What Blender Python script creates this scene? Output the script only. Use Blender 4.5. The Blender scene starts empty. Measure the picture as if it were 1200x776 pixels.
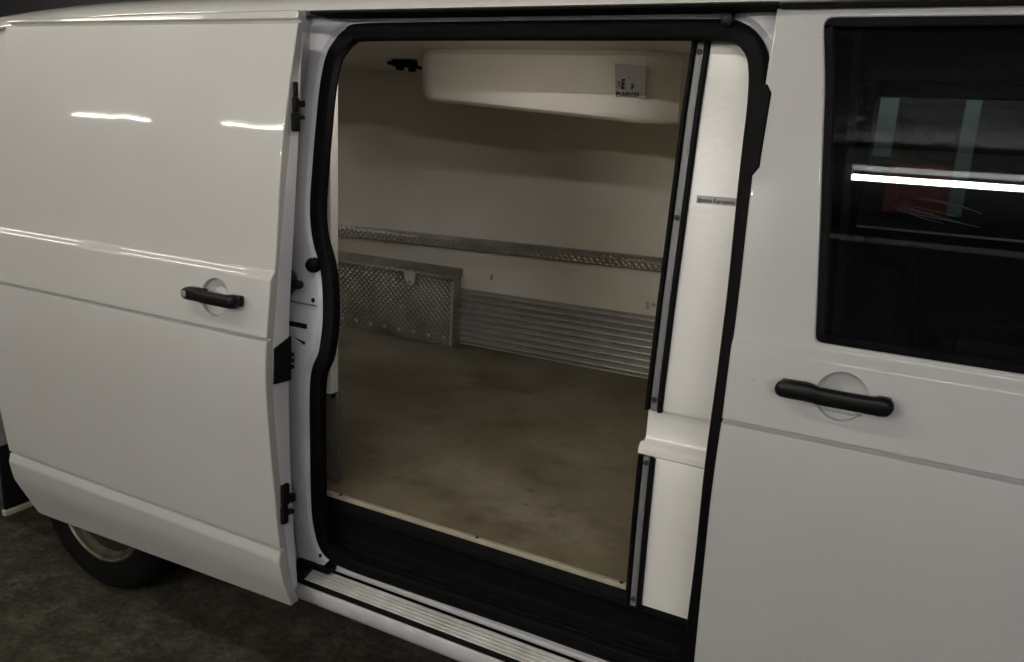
import bpy, bmesh, math, random
from mathutils import Vector, Matrix
from mathutils.geometry import tessellate_polygon

# ------------------------------------------------------------------ camera, world, light level
sc = bpy.context.scene
COL = sc.collection
random.seed(4)
cd = bpy.data.cameras.new('camera')
cam = bpy.data.objects.new('camera', cd)
COL.objects.link(cam)
cd.sensor_fit = 'HORIZONTAL'
cd.sensor_width = 36.0
cd.lens = 36.0 * 940.0 / 1200.0
cd.clip_start = 0.02
cd.clip_end = 200
cam.matrix_world = Matrix((
    (0.88603337, -0.15810433, 0.43583012, 0.0),
    (0.46067808, 0.19447709, -0.86599906, -1.5),
    (0.05215923, 0.96808144, 0.24514839, 1.647),
    (0, 0, 0, 1)))
sc.camera = cam

w = bpy.data.worlds.new('World')
sc.world = w
w.use_nodes = True
bg = w.node_tree.nodes['Background']
bg.inputs['Color'].default_value = (1.0, 0.93, 0.82, 1)      # dim ambient of the hall
bg.inputs['Strength'].default_value = 0.03

sc.view_settings.view_transform = 'Standard'
sc.view_settings.look = 'None'
sc.view_settings.exposure = 0.16
sc.view_settings.gamma = 1.0
sc.render.engine = 'CYCLES'
sc.cycles.use_adaptive_sampling = True
sc.cycles.adaptive_threshold = 0.03
sc.cycles.max_bounces = 7
sc.cycles.diffuse_bounces = 4
sc.cycles.transparent_max_bounces = 12

# tube lamps of the hall: (x0, x1, y, z, strength, colour)
WARM = (1.0, 0.935, 0.80)
COOL = (1.0, 0.995, 1.03)
INTERIOR_FILL = 30.0          # unseen fill lamp added inside the door header
LAMPS = [(-0.39, 1.11, -2.86, 2.60, 76.0, COOL),
         (-4.68, -3.38, -2.86, 2.60, 60.0, WARM),
         (-6.38, -5.56, -2.86, 2.60, 60.0, WARM),
         (-2.00, -0.64, -1.05, 2.64, 42.0, WARM),
         (-4.00, -3.02, -0.95, 2.64, 45.0, WARM),
         (-5.50, -4.35, -0.95, 2.64, 45.0, WARM),
         (-2.65, -1.20, -4.2, 2.42, 205.0, (1.0, 0.96, 0.88)),
         (1.90, 3.40, -4.2, 2.42, 150.0, COOL),
         (-6.6, -5.1, 1.0, 2.60, 190.0, COOL),
         (-0.6, 0.6, 2.75, 2.60, 20.0, COOL)]  # last one: unseen lamp added to brighten the banner

# ------------------------------------------------------------------ materials
def new_mat(name):
    m = bpy.data.materials.new(name)
    m.use_nodes = True
    nt = m.node_tree
    return m, nt, nt.nodes['Principled BSDF']

def setv(b, **k):
    for n, v in k.items():
        n = n.replace('_', ' ')
        s = b.inputs[n]
        if isinstance(v, tuple) and len(v) == 3:
            v = (*v, 1)
        s.default_value = v

def simple(name, col, rough=0.5, metal=0.0, spec=0.5, var=0.0, vscale=8.0, bump=0.0, bscale=60.0, rvar=0.0, col2=None, coat=0.0):
    m, nt, b = new_mat(name)
    setv(b, Base_Color=col, Roughness=rough, Metallic=metal)
    b.inputs['Specular IOR Level'].default_value = spec
    if coat:
        b.inputs['Coat Weight'].default_value = coat
        b.inputs['Coat Roughness'].default_value = 0.04
    tc = nt.nodes.new('ShaderNodeTexCoord')
    if var or rvar:
        n = nt.nodes.new('ShaderNodeTexNoise')
        n.inputs['Scale'].default_value = vscale
        n.inputs['Detail'].default_value = 7
        nt.links.new(tc.outputs['Object'], n.inputs['Vector'])
        if var:
            r = nt.nodes.new('ShaderNodeValToRGB')
            r.color_ramp.elements[0].position = 0.3
            r.color_ramp.elements[1].position = 0.7
            c2 = col2 or tuple(c * (1 - var) for c in col)
            r.color_ramp.elements[0].color = (*c2, 1)
            r.color_ramp.elements[1].color = (*col, 1)
            nt.links.new(n.outputs['Fac'], r.inputs['Fac'])
            nt.links.new(r.outputs['Color'], b.inputs['Base Color'])
        if rvar:
            mr = nt.nodes.new('ShaderNodeMapRange')
            mr.inputs['To Min'].default_value = max(0.02, rough - rvar)
            mr.inputs['To Max'].default_value = rough + rvar
            nt.links.new(n.outputs['Fac'], mr.inputs['Value'])
            nt.links.new(mr.outputs['Result'], b.inputs['Roughness'])
    if bump:
        n2 = nt.nodes.new('ShaderNodeTexNoise')
        n2.inputs['Scale'].default_value = bscale
        n2.inputs['Detail'].default_value = 4
        nt.links.new(tc.outputs['Object'], n2.inputs['Vector'])
        bp = nt.nodes.new('ShaderNodeBump')
        bp.inputs['Strength'].default_value = bump
        bp.inputs['Distance'].default_value = 0.01
        nt.links.new(n2.outputs['Fac'], bp.inputs['Height'])
        nt.links.new(bp.outputs['Normal'], b.inputs['Normal'])
    return m

def paint_mat(name, col):
    m, nt, b = new_mat(name)
    setv(b, Base_Color=col, Roughness=0.42)
    b.inputs['Coat Weight'].default_value = 1.0
    b.inputs['Coat Roughness'].default_value = 0.035
    b.inputs['Specular IOR Level'].default_value = 0.35
    tc = nt.nodes.new('ShaderNodeTexCoord')
    # road film: faint streaks of dirt
    mp = nt.nodes.new('ShaderNodeMapping')
    mp.inputs['Scale'].default_value = (2.2, 2.2, 1.4)
    nt.links.new(tc.outputs['Object'], mp.inputs['Vector'])
    n = nt.nodes.new('ShaderNodeTexNoise')
    n.inputs['Scale'].default_value = 1.6
    n.inputs['Detail'].default_value = 8
    n.inputs['Roughness'].default_value = 0.65
    nt.links.new(mp.outputs['Vector'], n.inputs['Vector'])
    r = nt.nodes.new('ShaderNodeValToRGB')
    r.color_ramp.elements[0].position = 0.30
    r.color_ramp.elements[1].position = 0.62
    r.color_ramp.elements[0].color = (col[0] * .965, col[1] * .955, col[2] * .935, 1)
    r.color_ramp.elements[1].color = (*col, 1)
    nt.links.new(n.outputs['Fac'], r.inputs['Fac'])
    # small specks and flecks of dirt
    n3 = nt.nodes.new('ShaderNodeTexNoise')
    n3.inputs['Scale'].default_value = 75
    n3.inputs['Detail'].default_value = 3
    nt.links.new(tc.outputs['Object'], n3.inputs['Vector'])
    r3 = nt.nodes.new('ShaderNodeValToRGB')
    r3.color_ramp.elements[0].position = .715; r3.color_ramp.elements[0].color = (0, 0, 0, 1)
    r3.color_ramp.elements[1].position = .78; r3.color_ramp.elements[1].color = (.35, .35, .35, 1)
    nt.links.new(n3.outputs['Fac'], r3.inputs['Fac'])
    mx = nt.nodes.new('ShaderNodeMix'); mx.data_type = 'RGBA'
    nt.links.new(r3.outputs['Color'], mx.inputs[0]); nt.links.new(r.outputs['Color'], mx.inputs[6])
    mx.inputs[7].default_value = (.22, .19, .14, 1)
    nt.links.new(mx.outputs[2], b.inputs['Base Color'])
    mr = nt.nodes.new('ShaderNodeMapRange')
    mr.inputs['To Min'].default_value = 0.075
    mr.inputs['To Max'].default_value = 0.02
    nt.links.new(n.outputs['Fac'], mr.inputs['Value'])
    nt.links.new(mr.outputs['Result'], b.inputs['Coat Roughness'])
    # slow waviness of pressed sheet
    n2 = nt.nodes.new('ShaderNodeTexNoise')
    n2.inputs['Scale'].default_value = 5.0
    n2.inputs['Detail'].default_value = 2
    nt.links.new(tc.outputs['Object'], n2.inputs['Vector'])
    bp = nt.nodes.new('ShaderNodeBump')
    bp.inputs['Strength'].default_value = 0.05
    bp.inputs['Distance'].default_value = 0.02
    nt.links.new(n2.outputs['Fac'], bp.inputs['Height'])
    nt.links.new(bp.outputs['Normal'], b.inputs['Coat Normal'])
    return m

M = {}
M['paint'] = paint_mat('white_car_paint', (0.54, 0.537, 0.525))
M['jamb'] = simple('jamb_paint', (0.72, 0.72, 0.765), 0.38, var=0.18, vscale=9, rvar=.1)
M['rubber'] = simple('black_rubber', (0.0035, 0.0035, 0.004), 0.66, spec=0.13, var=0.3, vscale=30)
M['plastic'] = simple('black_plastic', (0.004, 0.004, 0.0042), 0.42, spec=0.28, bump=.05, bscale=400)
M['matblack'] = simple('matte_black', (0.010, 0.010, 0.010), 0.9, spec=0.1)
M['mat'] = simple('step_mat', (0.004, 0.004, 0.0045), 0.75, spec=0.12, var=.4, vscale=22, bump=.15, bscale=90)
M['gelcoat'] = simple('white_gelcoat', (0.86, 0.85, 0.82), 0.26, var=0.06, vscale=3, bump=.07, bscale=60, col2=(0.84, 0.82, 0.765))
M['wall'] = simple('lining_wall', (0.80, 0.755, 0.66), 0.38, var=0.1, vscale=2.2, bump=.05, bscale=30, col2=(.66, .60, .48))
M['ceil'] = simple('lining_ceiling', (0.80, 0.76, 0.67), 0.45, var=0.08, vscale=3)
M['evap'] = simple('evaporator_plastic', (0.90, 0.86, 0.79), 0.42, var=.04, vscale=4, bump=.04, bscale=200)
M['alu'] = simple('aluminium', (0.56, 0.54, 0.50), 0.36, metal=.55, var=.2, vscale=18, rvar=.1)
M['alustrip'] = simple('aluminium_strip', (0.20, 0.20, 0.205), 0.45, metal=.1, var=.15, vscale=12)
M['trim'] = simple('floor_trim', (0.50, 0.46, 0.34), 0.5, metal=.1, var=.25, vscale=20)
M['tread'] = simple('worn_tread', (0.62, 0.62, 0.61), 0.45, metal=.1, var=.35, vscale=14, col2=(.42, .40, .36))
M['silllip'] = simple('sill_paint', (0.66, 0.65, 0.66), 0.4, var=.2, vscale=11)
M['tyre'] = simple('tyre_rubber', (0.006, 0.006, 0.006), 0.85, spec=.12, var=.4, vscale=25)
M['rim'] = simple('steel_rim', (0.22, 0.20, 0.15), 0.42, metal=.6, var=.6, vscale=16)
M['dark'] = simple('underbody_dark', (0.012, 0.011, 0.010), 0.95, spec=.05)
M['cab'] = simple('cab_trim', (0.010, 0.010, 0.011), 0.85, spec=.08)
M['seat'] = simple('seat_fabric', (0.012, 0.012, 0.014), 0.95, spec=.1)
M['label'] = simple('label_silver', (0.42, 0.40, 0.39), 0.5, var=.05)
M['ink'] = simple('print_ink', (0.03, 0.028, 0.026), 0.7)
M['ink2'] = simple('print_ink_grey', (0.22, 0.22, 0.19), 0.7)
M['flap'] = simple('mud_flap_rubber', (0.008, 0.008, 0.009), 0.8, spec=.1)
M['red'] = simple('banner_red', (0.36, 0.035, 0.025), 0.6, var=.3, vscale=9)
M['bannerdark'] = simple('banner_dark', (0.035, 0.02, 0.02), 0.6, var=.7, vscale=12)
M['bannertext'] = simple('banner_text', (0.16, 0.16, 0.16), 0.6)
M['bannerpale'] = simple('banner_pale', (0.36, 0.39, 0.38), 0.6, var=.15, vscale=12)
M['ceilc'] = simple('concrete_ceiling', (0.16, 0.155, 0.145), 0.9, var=.2, vscale=2)
M['gwall'] = simple('dark_block_wall', (0.055, 0.052, 0.05), 0.9, var=.3, vscale=2)
M['pwall'] = simple('painted_block_wall', (0.58, 0.56, 0.53), 0.8, var=.06, vscale=1.5)
M['light_absorber'] = simple('absorber_dark', (0.045, 0.043, 0.040), 0.6, var=.3, vscale=3)
M['rimdark'] = simple('dark_brown_wheel', (0.030, 0.022, 0.015), 0.8, metal=.1, var=.6, vscale=20)  # dark brown for the wheel's disc and barrel
M['kickdull'] = simple('dull_kick_plate', (0.16, 0.14, 0.12), 0.6, metal=.2, var=.4, vscale=30, bump=.3, bscale=90)
M['pale_streak'] = simple('streak_pale', (0.7, 0.72, 0.72), 0.5)
M['lamp_body'] = simple('lamp_housing', (0.6, 0.6, 0.58), 0.5)

def checker_mat():
    """aluminium tread plate: raised bars in alternating diagonals"""
    m, nt, b = new_mat('tread_plate')
    setv(b, Base_Color=(0.46, 0.44, 0.40), Metallic=0.45, Roughness=0.36)
    tc = nt.nodes.new('ShaderNodeTexCoord')
    sx = nt.nodes.new('ShaderNodeSeparateXYZ')
    nt.links.new(tc.outputs['Object'], sx.inputs['Vector'])
    def mth(op, a, bb=None):
        n = nt.nodes.new('ShaderNodeMath'); n.operation = op
        for i, v in enumerate((a, bb)):
            if v is None: continue
            if isinstance(v, (int, float)): n.inputs[i].default_value = v
            else: nt.links.new(v, n.inputs[i])
        return n.outputs[0]
    per = 2 * math.pi / 0.042
    ux = mth('ADD', mth('ADD', sx.outputs['X'], sx.outputs['Z']), sx.outputs['Y'])
    vx = mth('ADD', mth('SUBTRACT', sx.outputs['X'], sx.outputs['Z']), mth('MULTIPLY', sx.outputs['Y'], .3))
    a = mth('SINE', mth('MULTIPLY', ux, per * .7071))
    c = mth('SINE', mth('MULTIPLY', vx, per * .7071))
    p = mth('MULTIPLY', a, c)
    h = mth('POWER', mth('ABSOLUTE', p), 1.3)
    bp = nt.nodes.new('ShaderNodeBump')
    bp.inputs['Strength'].default_value = .8
    bp.inputs['Distance'].default_value = 0.004
    nt.links.new(h, bp.inputs['Height'])
    nt.links.new(bp.outputs['Normal'], b.inputs['Normal'])
    n = nt.nodes.new('ShaderNodeTexNoise')
    n.inputs['Scale'].default_value = 6
    n.inputs['Detail'].default_value = 6
    nt.links.new(tc.outputs['Object'], n.inputs['Vector'])
    r = nt.nodes.new('ShaderNodeValToRGB')
    r.color_ramp.elements[0].position = .3; r.color_ramp.elements[1].position = .72
    r.color_ramp.elements[0].color = (.19, .168, .132, 1)
    r.color_ramp.elements[1].color = (.40, .372, .32, 1)
    nt.links.new(n.outputs['Fac'], r.inputs['Fac'])
    nt.links.new(r.outputs['Color'], b.inputs['Base Color'])
    return m
M['checker'] = checker_mat()

def cargo_floor_mat():
    m, nt, b = new_mat('cargo_floor_resin')
    b.inputs['Specular IOR Level'].default_value = .35
    tc = nt.nodes.new('ShaderNodeTexCoord')
    def noise(scale, detail, stretch=(1, 1, 1), rough=.6):
        mp = nt.nodes.new('ShaderNodeMapping'); mp.inputs['Scale'].default_value = stretch
        nt.links.new(tc.outputs['Object'], mp.inputs['Vector'])
        n = nt.nodes.new('ShaderNodeTexNoise')
        n.inputs['Scale'].default_value = scale; n.inputs['Detail'].default_value = detail; n.inputs['Roughness'].default_value = rough
        nt.links.new(mp.outputs['Vector'], n.inputs['Vector'])
        return n.outputs['Fac']
    def ramp(f, p0, c0, p1, c1):
        r = nt.nodes.new('ShaderNodeValToRGB')
        r.color_ramp.elements[0].position = p0; r.color_ramp.elements[1].position = p1
        r.color_ramp.elements[0].color = (*c0, 1); r.color_ramp.elements[1].color = (*c1, 1)
        nt.links.new(f, r.inputs['Fac']); return r.outputs['Color']
    def mix(fac, a, c, mode='MIX'):
        x = nt.nodes.new('ShaderNodeMix'); x.data_type = 'RGBA'; x.blend_type = mode
        if isinstance(fac, float): x.inputs[0].default_value = fac
        else: nt.links.new(fac, x.inputs[0])
        nt.links.new(a, x.inputs[6])
        if isinstance(c, tuple): x.inputs[7].default_value = (*c, 1)
        else: nt.links.new(c, x.inputs[7])
        return x.outputs[2]
    base = ramp(noise(2.3, 6), .34, (.138, .116, .068), .66, (.245, .220, .160))
    fine = ramp(noise(38, 5), .35, (.93, .92, .90), .65, (1.03, 1.03, 1.03))
    c = mix(1.0, base, fine, 'MULTIPLY')
    smear = ramp(noise(2.1, 9, (1.0, 1.5, 1), .68), .52, (0, 0, 0), .68, (.8, .8, .8))
    c = mix(smear, c, (.086, .058, .026))
    spots = ramp(noise(14, 3, (1, 1.6, 1)), .645, (0, 0, 0), .76, (.65, .65, .65))
    c = mix(spots, c, (.06, .042, .022))
    nt.links.new(c, b.inputs['Base Color'])
    mr = nt.nodes.new('ShaderNodeMapRange'); mr.inputs['To Min'].default_value = .42; mr.inputs['To Max'].default_value = .75
    nt.links.new(noise(6, 5), mr.inputs['Value']); nt.links.new(mr.outputs['Result'], b.inputs['Roughness'])
    bp = nt.nodes.new('ShaderNodeBump'); bp.inputs['Strength'].default_value = .12; bp.inputs['Distance'].default_value = .004
    nt.links.new(noise(70, 3), bp.inputs['Height']); nt.links.new(bp.outputs['Normal'], b.inputs['Normal'])
    return m
M['cfloor'] = cargo_floor_mat()

def concrete_mat():
    m, nt, b = new_mat('stained_concrete')
    b.inputs['Roughness'].default_value = .8
    b.inputs['Specular IOR Level'].default_value = .25
    tc = nt.nodes.new('ShaderNodeTexCoord')
    def noise(s, d, r=.65):
        n = nt.nodes.new('ShaderNodeTexNoise'); n.inputs['Scale'].default_value = s; n.inputs['Detail'].default_value = d; n.inputs['Roughness'].default_value = r
        nt.links.new(tc.outputs['Object'], n.inputs['Vector']); return n.outputs['Fac']
    r = nt.nodes.new('ShaderNodeValToRGB')
    e = r.color_ramp.elements
    e[0].position = .36; e[0].color = (.034, .030, .022, 1)
    e[1].position = .66; e[1].color = (.112, .103, .082, 1)
    k = e.new(.5); k.color = (.056, .049, .035, 1)
    nt.links.new(noise(8.5, 12, .78), r.inputs['Fac'])
    r2 = nt.nodes.new('ShaderNodeValToRGB')
    r2.color_ramp.elements[0].position = .4; r2.color_ramp.elements[0].color = (.65, .65, .65, 1)
    r2.color_ramp.elements[1].position = .66; r2.color_ramp.elements[1].color = (1.35, 1.36, 1.28, 1)
    nt.links.new(noise(46, 8, .75), r2.inputs['Fac'])
    x = nt.nodes.new('ShaderNodeMix'); x.data_type = 'RGBA'; x.blend_type = 'MULTIPLY'; x.inputs[0].default_value = 1
    nt.links.new(r.outputs['Color'], x.inputs[6]); nt.links.new(r2.outputs['Color'], x.inputs[7])
    nt.links.new(x.outputs[2], b.inputs['Base Color'])
    bp = nt.nodes.new('ShaderNodeBump'); bp.inputs['Strength'].default_value = .4; bp.inputs['Distance'].default_value = .006
    nt.links.new(noise(45, 6), bp.inputs['Height']); nt.links.new(bp.outputs['Normal'], b.inputs['Normal'])
    return m
M['concrete'] = concrete_mat()

def glass_mat(name, tint):
    m = bpy.data.materials.new(name); m.use_nodes = True
    nt = m.node_tree; nt.nodes.clear()
    out = nt.nodes.new('ShaderNodeOutputMaterial')
    t = nt.nodes.new('ShaderNodeBsdfTransparent'); t.inputs['Color'].default_value = (*tint, 1)
    g = nt.nodes.new('ShaderNodeBsdfGlossy'); g.inputs['Roughness'].default_value = 0.0
    fr = nt.nodes.new('ShaderNodeFresnel'); fr.inputs['IOR'].default_value = 1.5
    mx = nt.nodes.new('ShaderNodeMixShader')
    nt.links.new(fr.outputs[0], mx.inputs[0]); nt.links.new(t.outputs[0], mx.inputs[1]); nt.links.new(g.outputs[0], mx.inputs[2])
    nt.links.new(mx.outputs[0], out.inputs['Surface'])
    return m
M['glass'] = glass_mat('tinted_window_glass', (.70, .76, .74))

def emit_mat(name, col, s):
    m = bpy.data.materials.new(name); m.use_nodes = True
    nt = m.node_tree; nt.nodes.clear()
    out = nt.nodes.new('ShaderNodeOutputMaterial')
    e = nt.nodes.new('ShaderNodeEmission'); e.inputs['Color'].default_value = (*col, 1); e.inputs['Strength'].default_value = s
    nt.links.new(e.outputs[0], out.inputs['Surface'])
    return m

# ------------------------------------------------------------------ object helpers
def thing(name, label, cat, loc, group=None):
    o = bpy.data.objects.new(name, None)
    o.location = loc; o.empty_display_size = .1
    COL.objects.link(o)
    o['label'] = label; o['category'] = cat
    if group: o['group'] = group
    return o

def world_loc(o):
    if o.type != 'EMPTY': return Vector((0, 0, 0))      # meshes are modelled in world space
    return o.location + (o.parent.location if o.parent else Vector((0, 0, 0)))

def link(name, me, mat, parent=None, label=None):
    o = bpy.data.objects.new(name, me)
    if mat is not None and not me.materials:
        me.materials.append(M[mat] if isinstance(mat, str) else mat)
    COL.objects.link(o)
    if parent is not None:
        o.parent = parent
        o.matrix_parent_inverse = Matrix.Translation(-world_loc(parent))
    if label: o['label'] = label
    return o

def finish(name, bm, mat, parent=None, smooth=True, angle=35, label=None, recalc=True):
    if recalc: bmesh.ops.recalc_face_normals(bm, faces=bm.faces[:])
    me = bpy.data.meshes.new(name)
    for f in bm.faces: f.smooth = smooth
    if smooth:
        lim = math.radians(angle)
        for e in bm.edges:
            if len(e.link_faces) == 2:
                try:
                    if e.calc_face_angle() > lim: e.smooth = False
                except ValueError: pass
    bm.to_mesh(me); bm.free()
    return link(name, me, mat, parent, label)

def struct(name, bm, mat):
    o = finish(name, bm, mat); o['kind'] = 'structure'; return o

def add_box(bm, x0, x1, y0, y1, z0, z1, bev=0.0, seg=2):
    g = bmesh.ops.create_cube(bm, size=1.0)['verts']
    for v in g:
        v.co = Vector(((x0 + x1) / 2 + v.co.x * (x1 - x0), (y0 + y1) / 2 + v.co.y * (y1 - y0), (z0 + z1) / 2 + v.co.z * (z1 - z0)))
    if bev:
        es = list({e for v in g for e in v.link_edges})
        bmesh.ops.bevel(bm, geom=es, offset=bev, segments=seg, profile=.5, affect='EDGES')

def box(name, x0, x1, y0, y1, z0, z1, mat, parent=None, bev=0.0, seg=2, label=None):
    bm = bmesh.new(); add_box(bm, x0, x1, y0, y1, z0, z1, bev, seg)
    return finish(name, bm, mat, parent, label=label)

def loft(bm, rings, closed=True, caps=True):
    vs = [[bm.verts.new(p) for p in r] for r in rings]
    n = len(rings[0])
    for a, b in zip(vs, vs[1:]):
        for i in range(n if closed else n - 1):
            bm.faces.new((a[i], a[(i + 1) % n], b[(i + 1) % n], b[i]))
    if caps and closed:
        bm.faces.new(vs[0]); bm.faces.new(vs[-1][::-1])
    return vs

def lathe(name, prof, c, mat, parent, seg=64, closed=False):
    """prof: list of (radius, y) around an axis through c=(x,z) along y"""
    bm = bmesh.new()
    rings = []
    for k in range(seg):
        a = 2 * math.pi * k / seg
        rings.append([Vector((c[0] + r * math.cos(a), y, c[1] + r * math.sin(a))) for r, y in prof])
    rings.append(rings[0])
    vs = [[bm.verts.new(p) for p in r] for r in rings[:-1]]; vs.append(vs[0])
    n = len(prof)
    for a, b in zip(vs, vs[1:]):
        for i in range(n if closed else n - 1):
            bm.faces.new((a[i], a[(i + 1) % n], b[(i + 1) % n], b[i]))
    return finish(name, bm, mat, parent, angle=40)

def disc(name, p, n, r, t, mat, parent, seg=16, dome=0.0):
    """small round piece standing on point p along direction n"""
    bm = bmesh.new()
    n = Vector(n).normalized()
    q = n.to_track_quat('Z', 'Y').to_matrix()
    rings = []
    pr = [(r, 0), (r, t * .7), (r * .8, t)] + ([(r * .45, t + dome)] if dome else [])
    for rr, h in pr:
        rings.append([Vector(p) + q @ Vector((rr * math.cos(2 * math.pi * k / seg), rr * math.sin(2 * math.pi * k / seg), h)) for k in range(seg)])
    loft(bm, rings)
    return finish(name, bm, mat, parent)

def text(name, s, size, loc, mat, parent, rot=(math.pi / 2, 0, 0), sx=1.0, bold=0.0):
    cu = bpy.data.curves.new(name, 'FONT')
    cu.body = s; cu.size = size; cu.extrude = 0.0004; cu.offset = bold
    cu.resolution_u = 3
    t = bpy.data.objects.new(name, cu); COL.objects.link(t)
    t.location = loc; t.rotation_euler = rot; t.scale = (sx, 1, 1)
    bpy.context.view_layer.update()
    dg = bpy.context.evaluated_depsgraph_get()
    me = bpy.data.meshes.new_from_object(t.evaluated_get(dg))
    me.transform(t.matrix_world)
    bpy.data.objects.remove(t); bpy.data.curves.remove(cu)
    me.materials.clear()
    return link(name, me, mat, parent)

# ------------------------------------------------------------------ the van's side profile
PZ = [0.20, .351, .52, .757, .971, 1.068, 1.138, 1.282, 1.454, 1.598, 1.697, 1.794, 1.883, 1.94]
PY = [.125, .072, .034, .010, -.006, -.006, .001, .020, .044, .068, .087, .109, .131, .150]

def _spl(xs, ys):
    n = len(xs); a = list(ys); h = [xs[i + 1] - xs[i] for i in range(n - 1)]
    al = [0] * n
    for i in range(1, n - 1): al[i] = 3 / h[i] * (a[i + 1] - a[i]) - 3 / h[i - 1] * (a[i] - a[i - 1])
    l = [1] * n; mu = [0] * n; z = [0] * n
    for i in range(1, n - 1):
        l[i] = 2 * (xs[i + 1] - xs[i - 1]) - h[i - 1] * mu[i - 1]; mu[i] = h[i] / l[i]; z[i] = (al[i] - h[i - 1] * z[i - 1]) / l[i]
    b = [0] * n; c = [0] * n; d = [0] * n
    for j in range(n - 2, -1, -1):
        c[j] = z[j] - mu[j] * c[j + 1]; b[j] = (a[j + 1] - a[j]) / h[j] - h[j] * (c[j + 1] + 2 * c[j]) / 3; d[j] = (c[j + 1] - c[j]) / 3 / h[j]
    def f(x):
        x = max(xs[0], min(xs[-1], x)); j = 0
        while j < n - 2 and x > xs[j + 1]: j += 1
        t = x - xs[j]; return a[j] + b[j] * t + c[j] * t * t + d[j] * t ** 3
    return f
base_prof = _spl(PZ, PY)

def sstep(a, b, x):
    t = max(0, min(1, (x - a) / (b - a))); return t * t * (3 - 2 * t)

def gr(z, zc, wd, dp):          # a pressed groove
    t = abs(z - zc) / wd
    return dp * (1 - t ** 4) if t < 1 else 0.0

def prof_plain(z): return base_prof(z)
def prof_door(z):
    y = base_prof(z)
    y += gr(z, 1.119, .0048, .014)                      # waist groove
    y += .0118 * (sstep(1.261, 1.286, z) - sstep(1.30, 1.62, z))   # shoulder ridge
    y += gr(z, .541, .0045, .012)                        # sill groove
    y -= .010 * sstep(.540, .505, z) * sstep(.33, .47, z)
    return y
def prof_slide(z):
    y = prof_door(z)
    y += gr(z, 1.862, .0045, .010) - .005 * sstep(1.862, 1.870, z)
    return y
FEAT = [1.119, .541, 1.273, 1.862, .505]

def rounded(pts, seg=8):
    """pts: (x, z, radius) polygon -> points with rounded corners"""
    out = []
    n = len(pts)
    for i in range(n):
        p0 = Vector(pts[i - 1][:2]); p = Vector(pts[i][:2]); p1 = Vector(pts[(i + 1) % n][:2]); r = pts[i][2]
        if r <= 0: out.append(p); continue
        a = (p0 - p).normalized(); b = (p1 - p).normalized()
        ang = math.acos(max(-1, min(1, a.dot(b)))); d = min(r / math.tan(ang / 2), (p0 - p).length * .49, (p1 - p).length * .49)
        s, e = p + a * d, p + b * d
        for k in range(seg + 1):
            t = k / seg
            out.append(s * (1 - t) ** 2 + p * 2 * t * (1 - t) + e * t * t)
    return [(v.x, v.y) for v in out]

def circle(cx, cz, r, n=40): return [(cx + r * math.cos(2 * math.pi * k / n), cz + r * math.sin(2 * math.pi * k / n)) for k in range(n)]

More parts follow.
